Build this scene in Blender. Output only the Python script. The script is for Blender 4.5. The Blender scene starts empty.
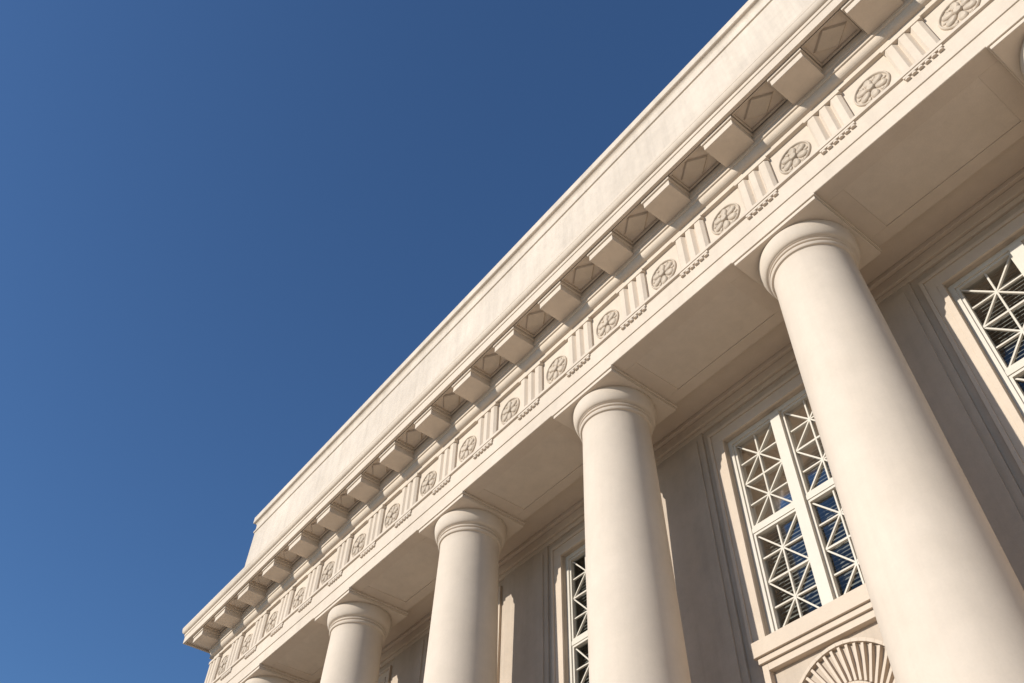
import bpy, math, random
from mathutils import Vector, Matrix
random.seed(7)
S=1.2; G=9.76
def W(x,y,z): return (x*S,y*S,(z+G)*S)
scene=bpy.context.scene
scene.view_settings.view_transform='Standard'; scene.view_settings.look='None'; scene.view_settings.exposure=0
# ---------------------------------------------------------------- materials
def nt(name):
    m=bpy.data.materials.new(name); m.use_nodes=True
    n=m.node_tree; b=n.nodes['Principled BSDF']; return m,n,b
def stucco(name,base,mott=.10,streak=0.0,bump=.25,rough=.85,fine=60):
    m,n,b=nt(name); N=n.nodes; L=n.links
    tc=N.new('ShaderNodeTexCoord')
    def noise(scale,detail,vec=None,rgh=.6):
        t=N.new('ShaderNodeTexNoise'); t.inputs['Scale'].default_value=scale; t.inputs['Detail'].default_value=detail; t.inputs['Roughness'].default_value=rgh
        L.new(vec if vec else tc.outputs['Object'],t.inputs['Vector']); return t.outputs['Fac']
    def ramp(f,a,bb,lo,hi):
        r=N.new('ShaderNodeMapRange'); r.inputs['From Min'].default_value=a; r.inputs['From Max'].default_value=bb
        r.inputs['To Min'].default_value=lo; r.inputs['To Max'].default_value=hi; L.new(f,r.inputs['Value']); return r.outputs['Result']
    def mul(a,bv):
        x=N.new('ShaderNodeMath'); x.operation='MULTIPLY'; L.new(a,x.inputs[0]); L.new(bv,x.inputs[1]); return x.outputs[0]
    f=mul(ramp(noise(.55,5),.3,.7,1-mott,1+mott*.6), ramp(noise(6,6),.3,.7,1-mott*.45,1+mott*.35))
    f=mul(f,ramp(noise(45,3),.3,.7,1-mott*.3,1+mott*.25))
    # sparse small stains / chips
    f=mul(f,ramp(noise(14,8,None,.75),.66,.74,1,1-mott*1.2))
    if streak>0:
        mp=N.new('ShaderNodeMapping'); mp.inputs['Scale'].default_value=(5,5,.35); L.new(tc.outputs['Object'],mp.inputs['Vector'])
        f=mul(f,ramp(noise(1,6,mp.outputs['Vector'],.7),.45,.75,1,1-streak))
    hsv=N.new('ShaderNodeMix'); hsv.data_type='RGBA'; hsv.blend_type='MULTIPLY'; hsv.inputs['Factor'].default_value=1
    hv=N.new('ShaderNodeMix'); hv.data_type='RGBA'; L.new(ramp(noise(1.3,4),.35,.65,0,1),hv.inputs['Factor'])
    hv.inputs['A'].default_value=(*base,1); hv.inputs['B'].default_value=(base[0]*.965,base[1]*.96,base[2]*.95,1)
    cb=N.new('ShaderNodeCombineColor'); 
    for i in range(3): L.new(f,cb.inputs[i])
    L.new(hv.outputs['Result'],hsv.inputs['A']); L.new(cb.outputs['Color'],hsv.inputs['B'])
    L.new(hsv.outputs['Result'],b.inputs['Base Color'])
    b.inputs['Roughness'].default_value=rough
    b.inputs['Specular IOR Level'].default_value=.25
    bp=N.new('ShaderNodeBump'); bp.inputs['Strength'].default_value=bump; bp.inputs['Distance'].default_value=.008
    L.new(noise(fine,4),bp.inputs['Height'])
    L.new(bp.outputs['Normal'],b.inputs['Normal'])
    return m
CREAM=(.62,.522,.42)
m_stone=stucco('painted_stone',CREAM,.08,.07)
m_par=stucco('parapet_stone',(.62,.53,.435),.12,.16)
m_col=stucco('column_stone',(.63,.532,.43),.06,.05,bump=.12)
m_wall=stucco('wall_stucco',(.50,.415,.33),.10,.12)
m_soff=stucco('soffit_plaster',(.59,.49,.39),.07,0)
m_orn=stucco('ornament_stone',(.54,.45,.355),.14,0)
m_frame=stucco('window_paint',(.60,.55,.47),.05,0,bump=.05,rough=.5)
m_pave=stucco('pavement',(.47,.41,.345),.12,0,fine=30)
m_grass=stucco('lawn',(.06,.09,.03),.3,0,fine=80,bump=.6)
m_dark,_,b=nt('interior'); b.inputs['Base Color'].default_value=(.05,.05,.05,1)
m_blind,_,b=nt('blind'); b.inputs['Base Color'].default_value=(.34,.33,.30,1); b.inputs['Roughness'].default_value=.6
m_glass,n,b=nt('glass'); N=n.nodes;L=n.links
gl=N.new('ShaderNodeBsdfGlossy'); gl.inputs['Roughness'].default_value=.06; gl.inputs['Color'].default_value=(.75,.72,.68,1); tr=N.new('ShaderNodeBsdfTransparent'); tr.inputs['Color'].default_value=(.68,.70,.69,1)
fr=N.new('ShaderNodeFresnel'); fr.inputs['IOR'].default_value=1.36; mx=N.new('ShaderNodeMixShader')
L.new(fr.outputs[0],mx.inputs[0]);L.new(tr.outputs[0],mx.inputs[1]);L.new(gl.outputs[0],mx.inputs[2]);L.new(mx.outputs[0],N['Material Output'].inputs[0])
# ---------------------------------------------------------------- mesh builder
bld=bpy.data.objects.new('neoclassical_building',None); scene.collection.objects.link(bld)
class MB:
    def __init__(s): s.v=[];s.f=[]
    def box(s,x0,x1,y0,y1,z0,z1):
        k=len(s.v)
        for z in (z0,z1):
            for x,y in ((x0,y0),(x1,y0),(x1,y1),(x0,y1)): s.v.append(W(x,y,z))
        for q in ((3,2,1,0),(4,5,6,7),(0,1,5,4),(1,2,6,5),(2,3,7,6),(3,0,4,7)): s.f.append([k+i for i in q])
    def prism(s,pts0,pts1):
        k=len(s.v);n=len(pts0)
        for p in pts0: s.v.append(W(*p))
        for p in pts1: s.v.append(W(*p))
        s.f.append([k+i for i in range(n)][::-1]); s.f.append([k+n+i for i in range(n)])
        for i in range(n):
            j=(i+1)%n; s.f.append([k+i,k+j,k+n+j,k+n+i])
    def lathe(s,cx,cy,prof,seg=96):
        k=len(s.v);n=len(prof)
        for r,t in prof:
            for i in range(seg):
                a=2*math.pi*i/seg
                s.v.append(W(cx+r*math.cos(a),cy+r*math.sin(a),t))
        for j in range(n-1):
            for i in range(seg):
                i2=(i+1)%seg; s.f.append([k+j*seg+i,k+j*seg+i2,k+(j+1)*seg+i2,k+(j+1)*seg+i])
        s.f.append([k+i for i in range(seg)][::-1]); s.f.append([k+(n-1)*seg+i for i in range(seg)])
    def obj(s,name,mat,bevel=0,smooth=False,parent=bld):
        me=bpy.data.meshes.new(name); me.from_pydata(s.v,[],s.f); me.update()
        import bmesh
        bm=bmesh.new(); bm.from_mesh(me); bmesh.ops.recalc_face_normals(bm,faces=bm.faces); bm.to_mesh(me); bm.free()
        me.materials.append(mat); o=bpy.data.objects.new(name,me); scene.collection.objects.link(o)
        if parent: o.parent=parent
        if smooth:
            for p in me.polygons: p.use_smooth=True
            try: me.set_sharp_from_angle(angle=math.radians(35))
            except Exception: pass
        if bevel>0:
            md=o.modifiers.new('bevel','BEVEL'); md.width=bevel*S; md.segments=2; md.limit_method='ANGLE'; md.angle_limit=math.radians(40)
        return o
XL,XR,YB=-14.05,14.05,14.0
def ring(prof,mb):
    k=len(mb.v)
    for o,z in prof:
        for x,y in ((XL-o,-o),(XR+o,-o),(XR+o,YB+o),(XL-o,YB+o)): mb.v.append(W(x,y,z))
    for j in range(len(prof)-1):
        for i in range(4):
            i2=(i+1)%4; mb.f.append([k+j*4+i,k+j*4+i2,k+(j+1)*4+i2,k+(j+1)*4+i])
def arc(o0,z0,o1,z1,kind,n=6):
    out=[]
    for i in range(n+1):
        t=i/n*math.pi/2
        if kind=='ov': out.append((o0+(o1-o0)*math.sin(t),z0+(z1-z0)*(1-math.cos(t))))
        else: out.append((o0+(o1-o0)*(1-math.cos(t)),z0+(z1-z0)*math.sin(t)))
    return out
# ---- entablature
mb=MB()
ring([(-.9,-.812),(.05,-.822),(.05,-.62),(.065,-.615),(.065,-.36),(.095,-.355),(.095,-.31),(.0,-.305),(.0,.36),(.05,.365),(.05,.44)]
     +arc(.05,.44,.13,.52,'ov')+[(.13,.54),(.15,.545),(.15,.62),(.17,.625),(.17,.76)],mb)
mb.obj('entablature_frieze',m_stone,.003)
mb=MB()
ring([(.15,.785),(.545,.785),(.545,.745),(.59,.745),(.59,.90),(.605,.905),(.605,.955)]+arc(.605,.96,.66,1.04,'ov')+[(.665,1.045),(.665,1.10),(.64,1.12),(.20,1.18),(.0,1.19)],mb)
mb.obj('cornice_corona',m_stone,.004)
# parapet
mb=MB()
ring([(-.3,1.0),(.10,1.0),(.10,1.42),(.08,1.45),(.08,1.50)]+arc(.08,1.50,.02,1.60,'ca')+[(.0,1.62),(.0,3.42),(.025,3.43),(.025,3.48),(.0,3.49),(.0,3.62)]
     +arc(.0,3.62,.06,3.70,'ca')+[(.075,3.71),(.075,3.86),(.06,3.88),(-.6,3.93),(-.7,3.93),(-.7,2.9)],mb)
mb.obj('parapet',m_par,.004)
mb=MB(); mb.box(XL+.5,XR-.5,.5,YB-.5,2.5,2.9); mb.obj('roof_deck',m_stone)
# ---- triglyphs, guttae, mutules, rosettes, lozenges
tg=MB(); gt=MB(); mu=MB(); ro=MB(); lz=MB()
def fr_pt(face,u,o,z):
    return (u,-o,z) if face==0 else (XL-o,u,z)
def bx(mb,face,u0,u1,o0,o1,z0,z1):
    if face==0: mb.box(u0,u1,-o1,-o0,z0,z1)
    else: mb.box(XL-o1,XL-o0,u0,u1,z0,z1)
def triglyph(face,c):
    z0,z1=-.302,.30
    xs=[(-.225,.03),(-.19,.062),(-.115,.062),(-.075,.018),(-.035,.062),(.035,.062),(.075,.018),(.115,.062),(.19,.062),(.225,.03)]
    loop=[(-.225,-.02)]+xs+[(.225,-.02)]
    p0=[fr_pt(face,c+a,o,z0) for a,o in loop]; p1=[fr_pt(face,c+a,o,z1) for a,o in loop]
    tg.prism(p0,p1)
    bx(tg,face,c-.235,c+.235,-.02,.072,.302,.358)
    bx(tg,face,c-.215,c+.215,.05,.088,-.395,-.362)
    for i in range(6):
        u=c+(i-2.5)*.072
        n=8;l0=[];l1=[]
        for k in range(n):
            a=2*math.pi*k/n
            l0.append(fr_pt(face,u+.029*math.cos(a),.080+.020*math.sin(a),-.440)); l1.append(fr_pt(face,u+.022*math.cos(a),.076+.012*math.sin(a),-.397))
        gt.prism(l0,l1)
def mutule(face,c):
    bx(mu,face,c-.215,c+.215,.14,.52,.60,.70)
    bx(mu,face,c-.235,c+.235,.14,.54,.702,.783)
def lozenge(face,c):
    o0,o1=.185,.535; z=.786; t=.04
    bx(lz,face,c-.258,c-.236,o0,o1,z-t,z); bx(lz,face,c+.236,c+.258,o0,o1,z-t,z)
    bx(lz,face,c-.236,c+.236,o0,o0+.022,z-t,z); bx(lz,face,c-.236,c+.236,o1-.022,o1,z-t,z)
    oc=(o0+o1)/2
    def lo(s): return [(c-.225*s,oc),(c,oc-.148*s),(c+.225*s,oc),(c,oc+.148*s)]
    p0=[fr_pt(face,u,o,z) for u,o in lo(1)]; p1=[fr_pt(face,u,o,z-.032) for u,o in lo(.86)]
    lz.prism(p0,p1)
def rosette(face,c):
    seg=44
    def lathe_r(prof,mb=ro):
        k=len(mb.v)
        for r,t in prof:
            for i in range(seg):
                a=2*math.pi*i/seg
                mb.v.append(W(*fr_pt(face,c+r*math.cos(a),t,r*math.sin(a))))
        for j in range(len(prof)-1):
            for i in range(seg):
                i2=(i+1)%seg; mb.f.append([k+j*seg+i,k+j*seg+i2,k+(j+1)*seg+i2,k+(j+1)*seg+i])
    lathe_r([(.210,-.01),(.210,.014),(.203,.023),(.194,.024),(.187,.017),(.184,.004),(.02,.003)])
    lathe_r([(.044,.0),(.044,.034),(.036,.046),(.016,.052),(.002,.053)])
    # six rounded petals: domed ellipses set radially, one welded fan mesh each
    off=random.uniform(-.1,.1)
    def petals(cnt,phase,rc,la,lb,hh):
        for p in range(cnt):
            a=2*math.pi/cnt*p+phase+off+random.uniform(-.03,.03)
            rings=[(1.0,0),(.97,.35),(.85,.68),(.62,.92),(.3,1.0)]
            k=len(ro.v); ns=18
            for sc,hf in rings:
                for i in range(ns):
                    b=2*math.pi*i/ns
                    x0=rc+la*sc*math.cos(b); taper=.78+.32*(math.cos(b)*.5+.5)
                    y0=lb*sc*math.sin(b)*taper
                    # shallow cupped centre
                    h=hh*hf*(1.0 if sc>.4 else .70)+.003
                    x=x0*math.cos(a)-y0*math.sin(a); z=x0*math.sin(a)+y0*math.cos(a)
                    ro.v.append(W(*fr_pt(face,c+x,h,z)))
            for j in range(len(rings)-1):
                for i in range(ns):
                    i2=(i+1)%ns; ro.f.append([k+j*ns+i,k+j*ns+i2,k+(j+1)*ns+i2,k+(j+1)*ns+i])
            ro.f.append([k+(len(rings)-1)*ns+i for i in range(ns)])
    petals(6,math.pi/6,.108,.070,.050,.030)
    petals(6,0,.148,.030,.022,.016)
for i in range(-14,15):
    triglyph(0,i); mutule(0,i)
for i in range(-14,14):
    rosette(0,i+.5); lozenge(0,i+.5)
for i in range(0,14):
    triglyph(1,.22+i); mutule(1,.22+i)
    if i<13: rosette(1,.72+i); lozenge(1,.72+i)
tg.obj('triglyphs',m_stone,.003); gt.obj('guttae',m_stone); mu.obj('mutules',m_stone,.005)
ro.obj('rosettes',m_orn,0,True); lz.obj('soffit_lozenges',m_orn,.002)
# ---- columns
def rad(z):
    pts=[(-8.8,.512),(-7,.504),(-5.6,.489),(-3.6,.455),(-2.2,.428),(-1.3,.408)]
    for (a,ra),(b_,rb) in zip(pts,pts[1:]):
        if a<=z<=b_: return ra+(rb-ra)*(z-a)/(b_-a)
    return .408
cprof=[(.60,-8.98),(.62,-8.95),(.64,-8.90),(.635,-8.84),(.60,-8.80),(.55,-8.79),(.55,-8.76),(.525,-8.72)]
cprof+=[(rad(-8.6+i*(7.25/28)),-8.6+i*(7.25/28)) for i in range(29)]
cprof+=[(.408,-1.235),(.411,-1.225),(.430,-1.22),(.440,-1.205),(.440,-1.19),(.430,-1.178),(.424,-1.175),(.424,-1.165),(.440,-1.160),(.446,-1.15),(.440,-1.138),(.432,-1.135),(.432,-1.125),(.446,-1.12)]
for i in range(9):
    t=i/8*math.pi/2; cprof.append((.449+.060*math.sin(t),-1.115+.17*(1-math.cos(t))))
cprof+=[(.508,-.935),(.50,-.912)]
ks=[-12,-9,-6,-3,0,3,6,9,12]
for k in ks:
    e=bpy.data.objects.new('doric_column',None); scene.collection.objects.link(e); e.parent=bld
    mb=MB(); mb.lathe(k,.485,cprof,112); mb.obj('shaft_and_echinus',m_col,0,True,parent=e)
    mb=MB(); mb.box(k-.533,k+.533,.485-.533,.485+.533,-.91,-.863); mb.box(k-.55,k+.55,.485-.55,.485+.55,-.862,-.8265)
    mb.box(k-.66,k+.66,.485-.66,.485+.66,-9.1,-8.985); mb.obj('abacus_and_plinth',m_col,.006,parent=e)
# ---- beam soffit with sunk panels
mb=MB(); zb=-.825
mb.box(XL+.02,XR-.02,-.046,.15,zb,-.5); mb.box(XL+.02,XR-.02,.85,1.0,zb,-.5)
edges=[(k+.75,k+2.25) for k in range(-15,15,3)]
edges=[(a,b_) for a,b_ in edges if a>XL+.3 and b_<XR-.3]
prev=XL+.02
for a,b_ in edges:
    mb.box(prev,a,.15,.85,zb,-.5); prev=b_
mb.box(prev,XR-.02,.15,.85,zb,-.5)
for a,b_ in edges:
    mb.box(a,b_,.15,.85,-.765,-.5)
    t=.045
    mb.box(a,b_,.15,.15+t,-.797,-.766); mb.box(a,b_,.85-t,.85,-.797,-.766); mb.box(a,a+t,.15+t,.85-t,-.797,-.766); mb.box(b_-t,b_,.15+t,.85-t,-.797,-.766)
mb.obj('architrave_soffit',m_soff,.003)
mb=MB(); mb.box(XL+.1,XR-.1,1.0,1.52,-.74,-.5); mb.obj('portico_ceiling',m_soff)
mb=MB()
mb.box(XL+.3,XR-.3,1.38,1.52,-.80,-.742); mb.box(XL+.3,XR-.3,1.43,1.52,-.93,-.802); mb.box(XL+.3,XR-.3,1.465,1.52,-1.0,-.932)
mb.obj('wall_crown_moulding',m_soff,.008)
# ---- wall with windows
WZ0,WZ1=-3.95,-1.31; hw=.72
cs=[k+1.5 for k in range(-12,12,3)]
mb=MB(); ap=MB(); fm=MB(); gs=MB(); bl=MB(); pil=MB()
prev=XL+.3
for c in cs:
    mb.box(prev,c-hw,1.5,1.9,-9.0,-.69); prev=c+hw
    mb.box(c-hw,c+hw,1.5,1.9,WZ1,-.69); mb.box(c-hw,c+hw,1.5,1.9,-9.0,WZ0)
mb.box(prev,XR-.3,1.5,1.9,-9.0,-.69)
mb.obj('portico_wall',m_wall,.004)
for k in ks:
    pil.box(k-.50,k+.50,1.465,1.51,-9.0,-1.003)
    pil.box(k-.42,k+.42,1.44,1.466,-8.6,-1.10)
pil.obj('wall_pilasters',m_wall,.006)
def bar(mb,p,q,w,y0,y1):
    dx,dz=q[0]-p[0],q[1]-p[1]; l=math.hypot(dx,dz); nx,nz=-dz/l*w/2,dx/l*w/2
    lp=[(p[0]+nx,p[1]+nz),(q[0]+nx,q[1]+nz),(q[0]-nx,q[1]-nz),(p[0]-nx,p[1]-nz)]
    mb.prism([(a,y0,b_) for a,b_ in lp],[(a,y1,b_) for a,b_ in lp])
for c in cs:
    for (w0,w1,yf) in ((.72,.78,1.47),(.78,.88,1.482),(.88,.92,1.46)):
        ap.box(c-w1,c-w0,yf,1.51,WZ0,WZ1+w0-hw); ap.box(c+w0,c+w1,yf,1.51,WZ0,WZ1+w0-hw)
        ap.box(c-w1,c+w1,yf,1.51,WZ1+w0-hw,WZ1+w1-hw)
    ap.box(c-.84,c+.84,1.37,1.6,WZ0-.16,WZ0-.003); ap.box(c-.81,c+.81,1.40,1.6,WZ0-.22,WZ0-.163)
    za,zt=-5.4,WZ0-.223
    ap.box(c-.80,c-.73,1.43,1.51,za,zt); ap.box(c+.73,c+.80,1.43,1.51,za,zt); ap.box(c-.73,c+.73,1.43,1.51,zt-.07,zt); ap.box(c-.73,c+.73,1.43,1.51,za,za+.1)
    cz=zt-.93
    def arcbar(r0,r1,yf,n=28):
        for i in range(n):
            a0=math.pi*i/n; a1=math.pi*(i+1)/n
            lp=[(r0*math.cos(a0),r0*math.sin(a0)),(r1*math.cos(a0),r1*math.sin(a0)),(r1*math.cos(a1),r1*math.sin(a1)),(r0*math.cos(a1),r0*math.sin(a1))]
            ap.prism([(c+x,yf,cz+z*1.14) for x,z in lp],[(c+x,1.51,cz+z*1.14) for x,z in lp])
    arcbar(.69,.72,1.45); arcbar(.36,.39,1.45)
    for i in range(1,26):
        a=math.pi*i/26
        bar(ap,(c+.40*math.cos(a),cz+.45*math.sin(a)),(c+.68*math.cos(a+.10),cz+.775*math.sin(a+.10)),.028,1.455,1.51)
    f0,f1=1.56,1.66
    fm.box(c-.72,c-.665,f0,f1,WZ0,WZ1); fm.box(c+.665,c+.72,f0,f1,WZ0,WZ1); fm.box(c-.665,c+.665,f0,f1,WZ1-.06,WZ1); fm.box(c-.665,c+.665,f0,f1,WZ0,WZ0+.07)
    fm.box(c-.065,c+.065,f0-.03,f1,WZ0+.07,WZ1-.06)
    zm=(WZ0+WZ1)/2
    for s in (-1,1):
        a,b_=(c+s*.065,c+s*.665) if s>0 else (c-.665,c-.065)
        fm.box(a,b_,f0+.01,f1,zm-.03,zm+.03)
        for (q0,q1) in ((WZ0+.07,zm-.03),(zm+.03,WZ1-.06)):
            fm.box(a,a+.03,f0+.02,f1-.01,q0,q1); fm.box(b_-.03,b_,f0+.02,f1-.01,q0,q1)
            fm.box(a+.03,b_-.03,f0+.02,f1-.01,q0,q0+.03); fm.box(a+.03,b_-.03,f0+.02,f1-.01,q1-.03,q1)
            A,B,Q0,Q1=a+.03,b_-.03,q0+.03,q1-.03
            qm=(Q0+Q1)/2; xm=(A+B)/2; y0,y1=1.605,1.635
            bar(fm,(A,qm),(B,qm),.022,y0-.004,y1)
            bar(fm,(xm,Q0),(xm,Q1),.018,y0-.002,y1)
            for (r0,r1) in ((Q0,qm),(qm,Q1)):
                bar(fm,(A,r0),(B,r1),.017,y0,y1); bar(fm,(A,r1),(B,r0),.017,y0+.002,y1)
                rm=(r0+r1)/2; bar(fm,(A,rm),(B,rm),.017,y0+.003,y1)
    gs.v+= [W(c-.70,1.632,WZ0+.02),W(c+.70,1.632,WZ0+.02),W(c+.70,1.632,WZ1-.02),W(c-.70,1.632,WZ1-.02)]; k=len(gs.v)-4; gs.f.append([k,k+1,k+2,k+3])
    drop=random.choice([.55,.9,.98,.7])
    nsl=int((WZ1-WZ0)*drop/.045)
    for i in range(nsl):
        z=WZ1-.06-i*.045
        pl=[(c-.66,1.73,z),(c+.66,1.73,z),(c+.66,1.755,z+.03),(c-.66,1.755,z+.03)]
        pl2=[(x,y,zz-.003) for x,y,zz in pl]; bl.prism(pl2,pl)
ap.obj('window_surrounds_and_sills',m_soff,.003); fm.obj('window_lattice_frames',m_frame); gs.obj('window_glass',m_glass); bl.obj('window_blinds',m_blind)
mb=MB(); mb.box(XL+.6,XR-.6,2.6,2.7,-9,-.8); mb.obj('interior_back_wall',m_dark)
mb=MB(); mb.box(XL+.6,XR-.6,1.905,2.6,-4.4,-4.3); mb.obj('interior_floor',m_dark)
mb=MB()
for a,b_ in ((XL+.05,XL+.9),(XR-.9,XR-.05)):
    mb.box(a,b_,.0,1.6,-9.0,-.99); mb.box(a-.04,b_+.04,-.04,1.6,-.988,-.83)
mb.obj('corner_antae',m_stone,.006)
mb=MB()
mb.box(XL+.1,XL+.32,1.61,YB-.1,-9.0,-.83); mb.box(XR-.32,XR-.1,1.61,YB-.1,-9.0,-.83); mb.box(XL+.32,XR-.32,YB-.32,YB-.1,-9.0,-.83)
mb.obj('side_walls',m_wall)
mb=MB(); mb.box(XL-.3,XR+.3,-.5,YB+.3,-9.76,-9.0)
for i in range(5): mb.box(XL-.3,XR+.3,-.5-.3*(i+1),-.5-.3*i-.0,-9.76,-9.0-.127*(i+1))
mb.obj('podium_steps',m_pave,.008)
def sheet(name,x0,x1,y0,y1,z,mat):
    me=bpy.data.meshes.new(name); me.from_pydata([(x0,y0,z),(x1,y0,z),(x1,y1,z),(x0,y1,z)],[],[(0,1,2,3)]); me.materials.append(mat)
    o=bpy.data.objects.new(name,me); scene.collection.objects.link(o)
sheet('ground',-1500,1500,-1500,1500,0,m_grass)
sheet('pavement',-45,45,-45,22,.006,m_pave)
# ---- light
el,az=math.radians(21),math.radians(13)
d=Vector((-math.sin(az)*math.cos(el),-math.cos(az)*math.cos(el),math.sin(el)))
sun=bpy.data.lights.new('sun','SUN'); sun.energy=4.9; sun.angle=math.radians(.5); sun.color=(1,.95,.865)
so=bpy.data.objects.new('sun',sun); scene.collection.objects.link(so); so.rotation_euler=d.to_track_quat('Z','Y').to_euler()
w=bpy.data.worlds.new('World'); scene.world=w; w.use_nodes=True; n=w.node_tree
sk=n.nodes.new('ShaderNodeTexSky'); sk.sky_type='NISHITA'; sk.sun_disc=False; sk.sun_elevation=el; sk.sun_rotation=math.pi+az
sk.air_density=1.05; sk.dust_density=.15; sk.ozone_density=7
n.links.new(sk.outputs[0],n.nodes['Background'].inputs[0]); n.nodes['Background'].inputs[1].default_value=.135
# ---- camera
R=[[0.614479672614069, 0.7886401419653326, 0.021481583391517088], [-0.587852766111701, 0.47585337625814256, -0.6542115022517935], [-0.5261595359954322, 0.3893716615068778, 0.7560065157764482]]
cam=bpy.data.cameras.new('camera'); co=bpy.data.objects.new('camera',cam); scene.collection.objects.link(co)
cam.sensor_width=36; cam.lens=867.1726/1024*36; cam.clip_end=5000; cam.clip_start=.05
M=Matrix((( R[0][0],-R[1][0],-R[2][0]),(R[0][1],-R[1][1],-R[2][1]),(R[0][2],-R[1][2],-R[2][2]))).to_4x4()
M.translation=Vector(W(2.3795,-5.1031,-8.4264)); co.matrix_world=M
scene.camera=co
